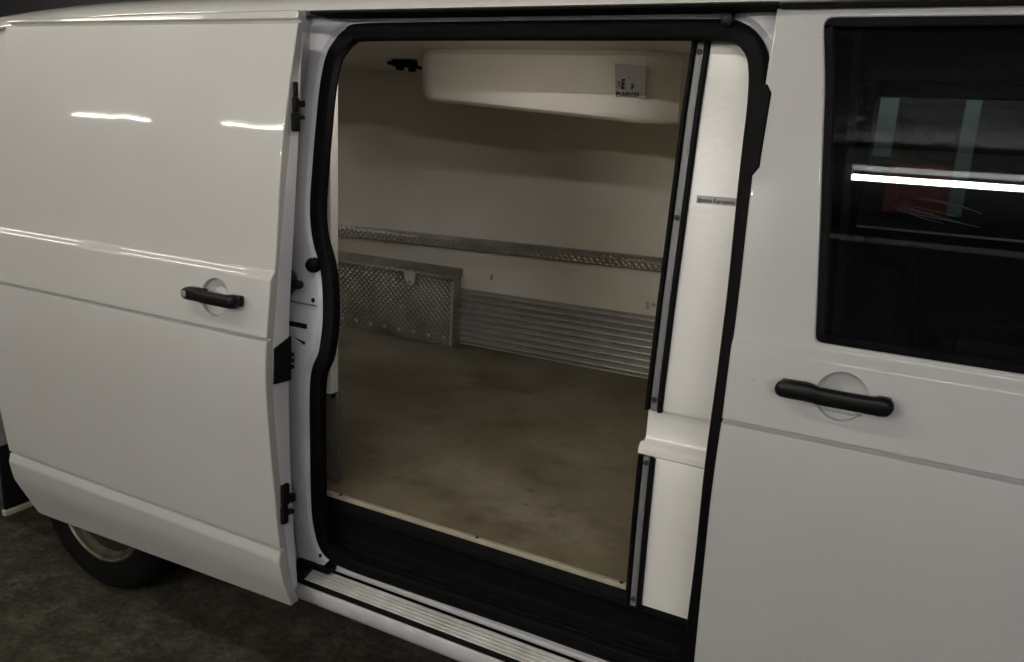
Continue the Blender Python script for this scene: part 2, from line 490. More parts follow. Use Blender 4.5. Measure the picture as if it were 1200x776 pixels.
def skin(name, loops, off, prof, mat, parent, r=.004, depth=.03, back=False, feats=True, label=None, step=.03):
    """a pressed panel on the body side: outline + holes in (x, z), rounded hem, real depth"""
    flat = []
    polys = []
    for lp in loops:
        polys.append([Vector((x, z, 0)) for x, z in lp]); flat += lp
    tris = tessellate_polygon(polys)
    bm = bmesh.new()
    vs = [bm.verts.new((x, 0, z)) for x, z in flat]
    for t in tris:
        try: bm.faces.new([vs[i] for i in t])
        except ValueError: pass
    bmesh.ops.remove_doubles(bm, verts=bm.verts[:], dist=1e-5)
    z0 = min(p[1] for p in flat); z1 = max(p[1] for p in flat)
    lv = set()
    z = z0 + step
    while z < z1: lv.add(round(z, 4)); z += step
    if feats:
        for f in FEAT:
            for k in range(-12, 13):
                lv.add(round(f + k * .0012, 5))
    for z in sorted(lv):
        if z0 + 1e-3 < z < z1 - 1e-3:
            bmesh.ops.bisect_plane(bm, geom=bm.verts[:] + bm.edges[:] + bm.faces[:], plane_co=(0, 0, z), plane_no=(0, 0, 1), dist=1e-6)
    be = [e for e in bm.edges if e.is_boundary]
    out = {}
    for e in be:
        a, b = e.verts; d = (b.co - a.co); nn = Vector((d.z, 0, -d.x)).normalized()
        fc = e.link_faces[0].calc_center_median()
        if (fc - a.co).dot(nn) > 0: nn = -nn
        for v in (a, b): out.setdefault(v, Vector()); out[v] = out[v] + nn
    for v in out: out[v] = out[v].normalized()
    info = {}
    def pn(z):
        s = (prof(z + .0006) - prof(z - .0006)) / .0012
        return Vector((0, -1, s)).normalized()
    front = bm.faces[:]
    for v in bm.verts: info[v] = (v.co.z, 0, 0, Vector())
    dfun = depth if callable(depth) else (lambda z: depth)
    steps = [(math.sin(a) * r, (1 - math.cos(a)) * r, a) for a in (math.pi / 6, math.pi / 3, math.pi / 2)] + [(r, None, math.pi / 2)]
    prev = {v: v for v in out}
    for dr, dy, a in steps:
        cur = {}
        for v in out:
            nv = bm.verts.new(v.co + out[v] * dr); cur[v] = nv; info[nv] = (v.co.z, dfun(v.co.z) if dy is None else dy, a, out[v])
        for e in be:
            p, q = e.verts
            bm.faces.new((prev[p], prev[q], cur[q], cur[p]))
        prev = cur
    if back:
        bmap = {}
        fv = {v for f in front for v in f.verts}
        for v in fv:
            if v in out: bmap[v] = prev[v]
            else:
                nv = bm.verts.new(v.co); bmap[v] = nv; info[nv] = (v.co.z, dfun(v.co.z), math.pi, Vector())
        for f in front: bm.faces.new([bmap[v] for v in f.verts][::-1])
    nor = {}
    for v in bm.verts:
        z, dy, a, o = info[v]
        n = pn(z)
        nor[v] = (n * math.cos(a) + o * math.sin(a)).normalized()
        v.co.y = prof(z) + off + dy
    bmesh.ops.recalc_face_normals(bm, faces=bm.faces[:])
    s = sum(f.normal.y * f.calc_area() for f in front)
    if s > 0: bmesh.ops.reverse_faces(bm, faces=bm.faces[:])
    bm.verts.index_update()
    nl = [nor[v].copy() for v in bm.verts]
    me = bpy.data.meshes.new(name)
    for f in bm.faces: f.smooth = True
    bm.to_mesh(me); bm.free()
    if not back: me.normals_split_custom_set_from_vertices(nl)
    else:
        for e in me.edges: pass
        me.set_sharp_from_angle(angle=math.radians(50))
    return link(name, me, mat, parent, label)

def crom(pts, per=6, closed=True):
    out = []
    n = len(pts)
    for i in range(n if closed else n - 1):
        g = lambda k: Vector(pts[k % n]) if closed else Vector(pts[max(0, min(n - 1, k))])
        p0, p1, p2, p3 = g(i - 1), g(i), g(i + 1), g(i + 2)
        for k in range(per):
            t = k / per
            out.append(.5 * ((2 * p1) + (p2 - p0) * t + (2 * p0 - 5 * p1 + 4 * p2 - p3) * t * t + (3 * p1 - p0 - 3 * p2 + p3) * t ** 3))
    if not closed: out.append(Vector(pts[-1]))
    return out

def ring_sweep(name, path, section, mat, parent, closed=True, sec_closed=True, yfun=None, zmax=9, xmax=9, label=None, angle=35):
    """path in (x,z); section list of (d outward in plane, y offset from profile)"""
    n = len(path)
    cx = sum(p.x for p in path) / n; cz = sum(p.y for p in path) / n
    bm = bmesh.new(); rows = []
    for i, p in enumerate(path):
        a = path[i - 1] if (closed or i > 0) else p
        b = path[(i + 1) % n] if (closed or i < n - 1) else p
        t = (b - a).normalized(); nn = Vector((t.y, -t.x))
        if nn.dot(p - Vector((cx, cz))) < 0: nn = -nn
        yb = yfun(p.y)
        row = []
        for d, yo in section:
            q = p + nn * d
            row.append(bm.verts.new((min(q.x, xmax), yb + yo, min(q.y, zmax))))
        rows.append(row)
    m = len(section)
    for i in range(n if closed else n - 1):
        A, B = rows[i], rows[(i + 1) % n]
        for k in range(m if sec_closed else m - 1):
            try: bm.faces.new((A[k], A[(k + 1) % m], B[(k + 1) % m], B[k]))
            except ValueError: pass
    return finish(name, bm, mat, parent, angle=angle, label=label)

def strip_x(name, secs, x0, x1, mat, parent, nx=2, zoff=None, closed=False, label=None, angle=35):
    """extrude a (y, z) section along x"""
    bm = bmesh.new(); rings = []
    for i in range(nx):
        x = x0 + (x1 - x0) * i / (nx - 1)
        dz = zoff(x) if zoff else 0
        rings.append([Vector((x, y, z + dz)) for y, z in secs])
    loft(bm, rings, closed=closed, caps=closed)
    return finish(name, bm, mat, parent, label=label, angle=angle)

# ------------------------------------------------------------------ the garage around the van
bm = bmesh.new(); add_box(bm, -14, 8, -4.8, 3.8, -.2, -0.0005)
struct('garage_floor', bm, 'concrete')
bm = bmesh.new(); add_box(bm, -14, 8, 3.6, 3.8, 0.0, 2.75)
struct('garage_wall', bm, 'gwall')
bm = bmesh.new(); add_box(bm, -14, 8, -4.8, -4.6, 0.0, 2.75)
ow = struct('opposite_wall', bm, 'pwall')
bm = bmesh.new(); add_box(bm, -14, 8, -4.6, -4.585, 0.0, .95)
finish('light_absorber', bm, 'light_absorber', ow)  # unseen dark wall strip, added to dim light bounced onto the lower doors
bm = bmesh.new()
add_box(bm, -1.0, 1.75, -4.598, -4.56, .02, 2.70, .012, 1)
finish('dark_reflection_panel', bm, 'light_absorber', ow)  # unseen dark panel, added so the front window reflects something dark
bm = bmesh.new(); add_box(bm, -14, 8, -4.8, 3.8, 2.752, 2.95)
struct('garage_ceiling', bm, 'ceilc')

LAMP_LABELS = ['cool tube lamp on the ceiling opposite the front door',
               'warm tube lamp in the middle ceiling row opposite the sliding door',
               'short warm tube lamp in the middle ceiling row, nearest the van rear',
               'warm tube lamp on the ceiling just outside the open doorway',
               'short warm tube lamp on the ceiling just outside the slid back door',
               'short warm tube lamp in the row along the van, nearest its rear',
               'low hung warm tube lamp by the wall opposite the doorway',
               'low hung cool tube lamp by the wall beyond the van front',
               'cool tube lamp on the ceiling behind the van',
               'added cool tube lamp that brightens the banner']
for (x0, x1, y, z, s, c), lab in zip(LAMPS, LAMP_LABELS):
    t = thing('tube_lamp', lab, 'lamp', ((x0 + x1) / 2, y, z), 'tube lamps on the garage ceiling')
    box('housing', x0 - .04, x1 + .04, y - .05, y + .05, z + .05, 2.7515, 'lamp_body', t, bev=.01)
    bm = bmesh.new()
    loft(bm, [[Vector((x, y + .016 * math.cos(k * math.pi / 6), z + .016 * math.sin(k * math.pi / 6))) for k in range(12)] for x in (x0, x1)])
    finish('tube', bm, emit_mat('tube_light', c, s), t)
    for xx in (x0 - .03, x1):
        box('end_cap', xx, xx + .03, y - .02, y + .02, z - .022, z + .06, 'lamp_body', t, bev=.004)

# banner on the wall behind the van, seen through both cab windows
bn = thing('wall_banner', 'red and dark banner with pale borders on the wall beyond the cab', 'banner', (-.09, 3.59, 1.30))
box('panel', -.33, .165, 3.57, 3.598, 1.30, 2.03, 'bannerdark', bn)
box('border', .09, .165, 3.564, 3.569, 1.30, 1.93, 'bannerpale', bn)
box('border', -.33, -.235, 3.564, 3.569, 1.60, 1.93, 'bannerpale', bn)
box('border', -.33, .165, 3.563, 3.569, 1.932, 2.01, 'bannerpale', bn)
box('top_stripe', -.24, .12, 3.563, 3.569, 2.0105, 2.03, 'red', bn)
box('red_field', -.234, .089, 3.564, 3.569, 1.30, 1.57, 'red', bn)
text('lettering', 'SCAN', .058, (-.135, 3.567, 1.71), 'bannertext', bn)

# ------------------------------------------------------------------ the van
VAN = thing('cargo_van', 'white refrigerated cargo van with its sliding side door slid open', 'van', (-1.2, .95, 0.0))

# --- rear quarter with wheel arch (behind the opened door)
WC = (-2.36, .321)
arch = [(WC[0] + .47 * math.cos(math.radians(a)), WC[1] + .47 * math.sin(math.radians(a))) for a in range(176, 3, -6)]
quarter = [(-3.45, .34), (WC[0] - .47, .34)] + arch + [(WC[0] + .47, .34), (-1.46, .34), (-1.46, 1.888), (-3.40, 1.86), (-3.48, 1.4)]
skin('rear_quarter', [quarter], 0.0, prof_door, 'paint', VAN, depth=.05, label='white rear quarter panel with the wheel arch')
box('wheel_housing', -2.84, -1.88, .10, .60, .80, .83, 'dark', VAN)
box('underbody', -3.40, .95, .30, 1.85, .22, .56, 'dark', VAN)
box('rear_bumper', -3.60, -3.30, .05, 1.80, .35, .62, 'plastic', VAN, bev=.03)
fl = box('mud_flap', -2.82, -2.808, .055, .34, .20, .62, 'flap', VAN, bev=.003)
box('edge_strip', -2.824, -2.802, .05, .345, .178, .1985, 'trim', fl, bev=.002)

# --- rear wheel
wh = bpy.data.objects.new('wheel', None); wh.location = (WC[0] - VAN.location.x, .2 - VAN.location.y, WC[1] - VAN.location.z); COL.objects.link(wh); wh.parent = VAN
R0, R1 = .321, .205
lathe('tyre', [(R1, .115), (R1 + .012, .104), (.255, .094), (.285, .099), (.303, .112), (.316, .130), (R0, .15), (R0, .19), (.3185, .192), (.3185, .20), (R0, .202), (R0, .25), (.316, .27), (.29, .295), (R1, .285)], WC, 'tyre', wh, seg=72)
lathe('rim', [(R1 + .006, .112), (R1 - .001, .105), (R1 - .009, .110), (R1 - .011, .124), (R1 - .013, .132), (R1 - .019, .129), (R1 - .025, .130), (R1 - .027, .138)], WC, 'rim', wh, seg=64)
lathe('rim_barrel', [(R1 - .0275, .1385), (R1 - .030, .150), (R1 - .034, .211)], WC, 'rimdark', wh, seg=56)
lathe('wheel_disc', [(R1 - .030, .212), (.160, .205), (.150, .188), (.135, .172), (.115, .160), (.100, .166), (.082, .170), (.070, .158), (.064, .146), (.03, .142), (.001, .142)], WC, 'rimdark', wh, seg=56)
for k in range(10):
    a = math.radians(36 * k + 8)
    disc('vent_hole', (WC[0] + .143 * math.cos(a), .181, WC[1] + .143 * math.sin(a)), (0, -1, 0), .016, .002, 'matblack', wh, seg=12)
for k in range(5):
    a = math.radians(72 * k + 12)
    disc('wheel_nut', (WC[0] + .056 * math.cos(a), .146, WC[1] + .056 * math.sin(a)), (0, -1, 0), .010, .014, 'rim', wh, seg=6)

# --- roof with overhanging rain edge
def roofdrop(x): return -.055 * (x + 1.9) ** 2 if x < -1.9 else 0.0
rs = [(.205, 1.894), (.106, 1.8935), (.101, 1.896), (.103, 1.905), (.112, 1.918), (.130, 1.930), (.16, 1.942), (.25, 1.958), (.5, 1.975), (1.0, 1.985), (1.5, 1.975), (1.75, 1.955), (1.88, 1.93), (1.92, 1.88)]
strip_x('roof', rs, -3.5, 1.1, 'paint', VAN, nx=40, zoff=roofdrop, label='white roof with its overhanging rain edge')
strip_x('rail_channel', [(.103, 1.8925), (.106, 1.889), (.13, 1.8875), (.184, 1.8868), (.19, 1.8925)], -1.40, -.30, 'matblack', VAN)
strip_x('rail_channel', [(.112, 1.8915), (.114, 1.886), (.18, 1.886), (.19, 1.8915)], -.2985, 1.05, 'matblack', VAN)
strip_x('header', [(.190, 1.891), (.187, 1.880), (.185, 1.866), (.20, 1.846)], -1.42, -.26, 'jamb', VAN)
box('header_bracket', -.415, -.395, .150, .185, 1.862, 1.8875, 'plastic', VAN, bev=.003)
box('far_side', -3.5, -.45, 1.90, 1.93, .35, 1.88, 'paint', VAN)

# --- door opening: jamb ring and rubber seal
SEAL = [(-1.30, 1.856), (-1.344, 1.846), (-1.372, 1.818), (-1.386, 1.788), (-1.391, 1.727), (-1.388, 1.62), (-1.385, 1.528), (-1.380, 1.421), (-1.364, 1.350), (-1.336, 1.290), (-1.319, 1.230), (-1.309, 1.150), (-1.311, 1.09),
        (-1.318, 1.052), (-1.338, 1.008), (-1.348, .947), (-1.360, .78), (-1.370, .626), (-1.372, .55), (-1.362, .478), (-1.335, .452), (-1.27, .443), (-1.1, .444), (-.85, .448), (-.60, .452), (-.40, .456), (-.345, .472), (-.314, .52),
        (-.307, .642), (-.304, .80), (-.304, .99), (-.3035, 1.097), (-.305, 1.222), (-.309, 1.375), (-.320, 1.59), (-.326, 1.719), (-.336, 1.788), (-.352, 1.824), (-.385, 1.850), (-.44, 1.857), (-.7, 1.858), (-1.0, 1.858)]
sp = crom(SEAL, 6, True)
def seal_y(z): return max(base_prof(max(z, .46)), 0) + .0
sec = [(-.0195, .072), (-.0195, .060), (-.0165, .0545), (-.010, .0515), (-.003, .0525), (.004, .0510), (.012, .0515), (.0175, .0550), (.0205, .061), (.0205, .072)]
ring_sweep('door_seal', sp, sec, 'rubber', VAN, yfun=lambda z: base_prof(max(z, .45)), label='black rubber seal around the side door opening')
op = [p for p in crom([SEAL[i] for i in range(26, 42)] + [SEAL[i] for i in range(0, 21)], 6, False)]
jy = lambda z: base_prof(max(z, .45))
jf = ring_sweep('door_frame', op, [(.0, .072), (.018, .070), (.030, .060), (.034, .056), (.060, .054), (.066, .056), (.20, .058)], 'jamb', VAN, closed=False, sec_closed=False, yfun=jy, zmax=1.891, xmax=-.245)
# rebate lip inside the seal
ring_sweep('seal_flange', sp, [(-.020, .078), (-.012, .074), (.010, .074)], 'rubber', VAN, sec_closed=False, yfun=jy)
# frame furniture on the rear pillar
def jp(x, z, o=.054): return (x, jy(z) + o, z)
bm = bmesh.new()
rings = []
for r_, dx in ((.040, -.02), (.040, .010), (.036, .022), (.026, .032), (.013, .040), (.012, .058), (.009, .062)):
    rings.append([Vector((-1.440 + dx * 1.1, .030 + r_ * 1.0 * math.cos(k * math.pi / 8), 1.235 + r_ * math.sin(k * math.pi / 8))) for k in range(16)])
loft(bm, rings); finish('guide_buffer', bm, 'plastic', jf)
disc('rubber_stop', jp(-1.366, 1.282, .058), (0, -1, 0), .019, .022, 'rubber', jf, dome=.006)
disc('plug', jp(-1.362, 1.192, .0555), (0, -1, 0), .006, .002, 'matblack', jf)
box('slot', -1.440, -1.375, .0485, .0535, 1.117, 1.129, 'matblack', jf)
box('striker_plate', -1.45, -1.342, .050, .0525, 1.180, 1.184, 'alustrip', jf)
disc('plug', jp(-1.437, .452, .0555), (0, -1, 0), .007, .003, 'matblack', jf)
disc('plug', jp(-1.378, .440, .0555), (0, -1, 0), .006, .003, 'matblack', jf)
bm = bmesh.new(); add_box(bm, -1.452, -1.335, .085, .125, .398, .414, .004)
add_box(bm, -1.455, -1.405, .06, .12, .380, .3975, .003)
finish('track_end', bm, 'plastic', jf)

# --- sill under the opening
sl = strip_x('sill', [(.1095, .345), (.1085, .3855), (.072, .3725), (.072, .3485), (.064, .3475)], -1.46, -.25, 'matblack', VAN)
strip_x('sill_lip', [(.137, .418), (.131, .412), (.122, .408), (.1185, .401), (.1205, .394), (.130, .388)], -1.352, -.28, 'silllip', sl)
tr = []
for k in range(5):                                   # ribbed tread
    y0 = .114 - .040 * k / 4; z0 = .3905 - .0125 * k / 4
    tr += [(y0, z0 - .0018), (y0 - .0016, z0), (y0 - .0066, z0 - .0018), (y0 - .0082, z0 - .0046)]
strip_x('tread', tr, -1.405, -.26, 'tread', sl, angle=25)
strip_x('outer_sill', [(.0665, .3475), (.0635, .3572), (.0595, .3580), (.0560, .353), (.0545, .340), (.057, .322), (.064, .307), (.085, .294), (.13, .285)], -1.47, -.27, 'silllip', sl)
# black step riser below the cargo floor
strip_x('step_riser', [(.156, .600), (.148, .594), (.1385, .583), (.136, .570), (.141, .558), (.150, .551), (.152, .500), (.150, .496), (.149, .470), (.1415, .466), (.140, .440), (.131, .425), (.129, .404)], -1.42, -.26, 'mat', VAN, angle=25)

# --- load compartment
FZ = .605
fo = box('cargo_floor', -3.44, -.26, .1575, 1.80, .565, FZ, 'cfloor', VAN)
strip_x('floor_trim', [(.1565, .598), (.1545, .5975), (.1538, .606), (.1552, .6105), (.166, .6105), (.167, .606)], -1.41, -.452, 'trim', fo, closed=True)
for x in (-1.352, -.905, -.508):
    disc('screw', (x, .1606, .6105), (0, 0, 1), .0055, .002, 'ink', fo, seg=10)
wl = box('far_wall', -3.44, -.26, 1.80, 1.83, .565, 1.90, 'wall', VAN)
box('cargo_ceiling', -3.44, -.26, .205, 1.7985, 1.883, 1.888, 'ceil', VAN)
box('bulkhead', -.285, -.262, .20, 1.7985, .607, 1.8815, 'wall', VAN)
nl = box('near_wall_lining', -3.41, -1.424, .207, .240, .884, 1.8815, 'gelcoat', VAN, bev=.004)
box('kick_plate', -3.41, -1.416, .222, .240, .607, .8825, 'kickdull', nl, bev=.002)
box('joint_strip', -1.428, -1.4230, .21, .238, .874, .8838, 'rubber', nl)

# wall rail of tread plate
rb = bmesh.new()
rsec = [(1.7995, 1.116), (1.775, 1.113), (1.763, 1.104), (1.760, 1.098), (1.760, 1.065), (1.764, 1.060), (1.7995, 1.058)]
loft(rb, [[Vector((x, y, z + .018 * (x + 2.72))) for y, z in rsec] for x in (-3.40, -.30)])
finish('wall_rail', rb, 'checker', wl, angle=20)
# ribbed aluminium kick panel
ks = []
zb, zt = .612, .876
nr = 9
for k in range(nr):
    z0 = zb + (zt - zb) * k / nr; hgt = (zt - zb) / nr
    for q in range(6):
        ks.append((1.792 - .017 * math.sin(math.pi * q / 6) ** .7, z0 + hgt * (.22 + .78 * q / 6)))
    if k == 0: ks.insert(0, (1.792, z0))
ks += [(1.792, zt), (1.788, zt + .004), (1.7995, zt + .006)]
kb = bmesh.new(); loft(kb, [[Vector((x, y, z + .016 * max(0, x + 1.9) * (z - .55) * 2)) for y, z in ks] for x in (-3.4, -1.9, -.30)], closed=False, caps=False)
finish('ribbed_kick_panel', kb, 'alu', wl, angle=20)
for x, z in ((-1.785, .962), (-1.785, .950), (-1.012, .942), (-.985, .940), (-2.40, 1.055), (-1.01, .925)):
    disc('rivet', (x, 1.7995, z), (0, -1, 0), .008, .004, 'trim', wl, seg=10)

# door-side insulated pillar lining
def pan(name, rows, x0, x1, mat, parent, bevx=.006):
    """panel facing the camera side; rows of (y, z)"""
    return strip_x(name, rows, x0, x1, mat, parent, angle=30)
pl = strip_x('pillar_lining', [(.232, 1.862), (.224, 1.84), (.20, 1.70), (.180, 1.50), (.160, 1.30), (.147, 1.12), (.145, 1.068), (.147, 1.061), (.154, 1.0585)], -.452, -.27, 'gelcoat', VAN, label='white insulated panel beside the door opening')
strip_x('recess_band', [(.160, 1.075), (.163, 1.05), (.163, .992), (.160, .9855), (.152, .9835), (.142, .9822)], -.484, -.27, 'gelcoat', pl)
strip_x('ledge', [(.146, .9825), (.134, .979), (.1285, .974), (.127, .966), (.127, .960), (.1285, .9585)], -.4885, -.27, 'gelcoat', pl)
strip_x('lower_panel', [(.150, .957), (.1305, .9565), (.129, .954), (.130, .80), (.138, .60), (.140, .574)], -.4515, -.27, 'gelcoat', pl)
bm = bmesh.new()
for (z0, z1, ya, yb) in ((1.0585, 1.862, .147, .224), (.574, .957, .139, .130)):
    pts = [(z0, ya), (z1, yb)]
    rings = [[Vector((-.484, y + .012, z)), Vector((-.4535, y + .012, z)), Vector((-.4535, y + .06, z)), Vector((-.484, y + .06, z))] for z, y in pts]
    loft(bm, rings)
finish('panel_edge', bm, 'gelcoat', pl)
def vstrip(name, x0, x1, pts, t, mat, parent):
    """thin vertical strip following (z, y) points, standing t proud towards the door"""
    b_ = bmesh.new()
    w_ = (x1 - x0)
    rr = []
    for z, y in pts:
        rr.append([Vector((x0, y + .012, z)), Vector((x0 + w_ * .06, y - t * .7, z)), Vector((x0 + w_ * .3, y - t, z)), Vector((x0 + w_ * .7, y - t, z)), Vector((x1 - w_ * .06, y - t * .7, z)), Vector((x1, y + .012, z))])
    loft(b_, rr)
    return finish(name, b_, mat, parent, angle=50)
UP = [(1.0590, .147), (1.12, .148), (1.30, .161), (1.50, .181), (1.70, .201), (1.845, .2255)]
LO = [(.578, .139), (.70, .134), (.80, .130), (.9555, .130)]
for nm, pts, scr in (('edge_profile', UP, (1.818, 1.482, 1.085)), ('edge_profile', LO, (.942, .597))):
    e = vstrip(nm, -.4755, -.459, pts, .006, 'alustrip', VAN)
    vstrip('rubber_lip', -.487, -.476, pts, .010, 'rubber', e)
    vstrip('rubber_lip', -.4585, -.4465, pts, .012, 'rubber', e)
    for z in scr:
        y = min(pts, key=lambda q: abs(q[0] - z))
        # interpolate the strip's depth at this height
        for (za, ya), (zc, yc) in zip(pts, pts[1:]):
            if za <= z <= zc: yy = ya + (yc - ya) * (z - za) / (zc - za)
        disc('screw', (-.4672, yy - .0062, z), (0, -1, 0), .0062, .003, 'ink', e, seg=12)
# sticker with the body builder's name
st = box('sticker', -.432, -.336, .1815, .1845, 1.5125, 1.5315, 'label', pl)
st.rotation_euler = (0, 0, 0)
text('sticker_text', 'Iguania Karoserie', .0128, (-.430, .1812, 1.5185), 'ink', pl, sx=.86, bold=.0002)

# --- evaporator of the cooling unit under the ceiling
bm = bmesh.new()
xs = [-1.605, -1.598, -1.58, -1.55, -1.50, -1.40, -1.2, -.95, -.80, -.735, -.712, -.70]
rings = []
for x in xs:
    t = (x + 1.605) / .905
    zb_ = 1.724 - .050 * t
    edge = min(x + 1.605, -.70 - x)
    k = sstep(-.01, .085, edge)
    y0 = .80 + .10 * (1 - k); y1 = 1.02
    zb_ += .012 * (1 - k)
    rings.append([Vector((x, y0 + .02, 1.8825)), Vector((x, y0, 1.865)), Vector((x, y0 + .006, 1.80)), Vector((x, y0 + .012, zb_ + .026)), Vector((x, y0 + .018, zb_ + .010)), Vector((x, y0 + .034, zb_ + .001)),
                  Vector((x, y0 + .06, zb_)), Vector((x, .92, zb_ + .003)), Vector((x, y1 - .04, zb_ + .022)), Vector((x, y1, zb_ + .07)), Vector((x, y1, 1.8825))])
loft(bm, rings)
ev = finish('evaporator_unit', bm, 'evap', VAN, angle=40, label='white plastic evaporator housing under the compartment ceiling')
bm = bmesh.new()
lv = [bm.verts.new(p) for p in ((-.870, .7965, 1.842), (-.776, .7965, 1.838), (-.772, .8035, 1.750), (-.862, .8035, 1.750))]
lb = [bm.verts.new(v.co + Vector((0, .008, 0))) for v in lv]
bm.faces.new(lv); bm.faces.new(lb[::-1])
for i in range(4): bm.faces.new((lv[i], lb[i], lb[(i + 1) % 4], lv[(i + 1) % 4]))
finish('certificate_label', bm, 'label', ev, smooth=False)
LR = (math.radians(90 - 4.5), 0, 0)
text('label_text', 'P1A41124', .0178, (-.8605, 0.7988, 1.7525), 'ink', ev, rot=LR, sx=.95, bold=.0004)
text('label_text', 'E', .040, (-.846, 0.7967, 1.7735), 'ink', ev, rot=LR, sx=.55, bold=.0009)
text('label_text', 's', .030, (-.815, 0.7967, 1.7745), 'ink', ev, rot=LR, sx=.6, bold=.0009)
text('label_text', 'L', .016, (-.826, 0.7957, 1.802), 'ink2', ev, rot=LR)
text('label_text', '-', .016, (-.822, 0.7957, 1.798), 'ink2', ev, rot=LR)
text('label_text', '3', .026, (-.862, 0.7964, 1.777), 'ink2', ev, rot=LR)
box('fill_lamp_base', -1.27, -1.07, .225, .285, 1.874, 1.8825, 'evap', VAN, bev=.002)
bm = bmesh.new(); add_box(bm, -1.26, -1.08, .232, .278, 1.862, 1.8735, .003)
finish('interior_fill_lamp', bm, emit_mat('interior_fill_light', (1.0, .90, .76), INTERIOR_FILL), VAN)  # hidden emitter and its base, added to brighten the load space
# hose connector left of the evaporator
bm = bmesh.new()
add_box(bm, -1.95, -1.85, 1.20, 1.24, 1.855, 1.882, .006)
add_box(bm, -1.975, -1.945, 1.205, 1.235, 1.862, 1.876, .004)
add_box(bm, -1.93, -1.905, 1.20, 1.23, 1.842, 1.86, .004)
add_box(bm, -1.875, -1.855, 1.205, 1.235, 1.838, 1.858, .004)
add_box(bm, -1.855, -1.83, 1.21, 1.23, 1.850, 1.860, .003)
finish('hose_connector', bm, 'matblack', VAN)
bm = bmesh.new()
hp = [Vector((-1.835, 1.22, 1.855)), Vector((-1.80, 1.22, 1.848)), Vector((-1.75, 1.22, 1.86)), Vector((-1.68, 1.22, 1.868)), Vector((-1.55, 1.22, 1.868))]
loft(bm, [[p + Vector((0, .006 * math.cos(k * math.pi / 4), .006 * math.sin(k * math.pi / 4))) for k in range(8)] for p in hp])
finish('cable', bm, 'matblack', VAN)

# ------------------------------------------------------------------ the sliding door, slid back and standing off the side
XS = -1.3695
door = rounded([(XS, .357, .004), (XS, 1.883, .006), (-2.475, 1.872, .03), (-2.478, 1.70, .2), (-2.47, 1.30, .3), (-2.52, .70, .2), (-2.522, .52, .02), (-2.528, .44, .05), (-2.49, .312, .02)], 6)
HS = (-1.545, 1.1985)
sd = skin('sliding_door', [door, circle(HS[0], HS[1], .050)], -.10, prof_slide, 'paint', VAN, r=.004, depth=.028, label='white sliding side door slid back over the rear wheel')
inner = rounded([(XS - .001, .40, .01), (XS - .001, 1.862, .03), (-2.46, 1.855, .03), (-2.46, 1.30, .3), (-2.50, .6, .2), (-2.48, .40, .02)], 4)
inner_y = _spl([.30, .53, .73, 1.00, 1.11, 1.42, 1.72, 1.90], [.000, -.016, -.026, -.028, -.025, .002, .028, .042])
skin('inner_panel', [inner], -.078, prof_plain, 'jamb', sd, r=.006, depth=lambda z: inner_y(z) - (base_prof(z) - .078), back=True, feats=False)

def dish(name, c, r, off, prof, depth, mat, parent):
    bm = bmesh.new(); rings = []
    n = 40
    for q in (1.08, 1.0, .93, .80, .6, .4, .2, .03):
        h = depth * (1 - q * q) if q < 1 else 0
        rings.append([Vector((c[0] + r * q * math.cos(2 * math.pi * k / n), prof(c[1] + r * q * math.sin(2 * math.pi * k / n)) + off + .006 + h, c[1] + r * q * math.sin(2 * math.pi * k / n))) for k in range(n)])
    loft(bm, rings, caps=False)
    bm.verts.ensure_lookup_table(); bm.faces.new(list(bm.verts)[-n:])
    return finish(name, bm, mat, parent)

def pull_handle(name, x0, x1, zc, yskin, mat, parent, lock):
    """bar handle: thick hinge end on the left, waisted grip, rounded right end"""
    L = x1 - x0
    st = [(0.0, .004, .004, .030, .000), (.015, .011, .010, .028, .000), (.05, .0155, .014, .026, .000), (.12, .0175, .016, .025, .001), (.26, .0175, .016, .026, .002), (.335, .0165, .0145, .028, .001), (.37, .0160, .012, .029, -.001),
          (.45, .0160, .0125, .030, -.001), (.60, .0158, .0125, .030, -.001), (.74, .0160, .0125, .030, -.001), (.82, .0165, .013, .029, -.001), (.90, .0178, .0155, .027, .000), (.955, .0165, .015, .025, .000), (.985, .011, .010, .025, 0), (1.0, .004, .004, .026, 0)]
    bm = bmesh.new(); rings = []
    for t, hz, hy, oy, dz in st:
        x = x0 + L * t
        ring = []
        for k in range(20):
            a = 2 * math.pi * k / 20
            ca, sa = math.cos(a), math.sin(a)
            e = .72
            ring.append(Vector((x, yskin - oy + hy * math.copysign(abs(ca) ** e, ca), zc + dz + hz * math.copysign(abs(sa) ** e, sa))))
        rings.append(ring)
    loft(bm, rings)
    # mounting feet against the skin
    add_box(bm, x0 + L * .03, x0 + L * .30, yskin - .016, yskin + .004, zc - .0145, zc + .013, .005)
    add_box(bm, x0 + L * .84, x0 + L * .975, yskin - .016, yskin + .004, zc - .0145, zc + .012, .005)
    h = finish(name, bm, mat, parent, angle=50)
    if lock:
        disc('lock_cylinder', (x0 + L * .085, yskin - .0395, zc + .001), (-.1, -1, 0), .0085, .0025, 'alu', parent, seg=18)
    return h
HSX = (-1.622, -1.440)
dish('handle_recess', HS, .0545, -.10, prof_slide, .020, 'paint', sd)
pull_handle('handle', HSX[0], HSX[1], 1.2045, prof_slide(1.196) - .10, 'plastic', sd, True)

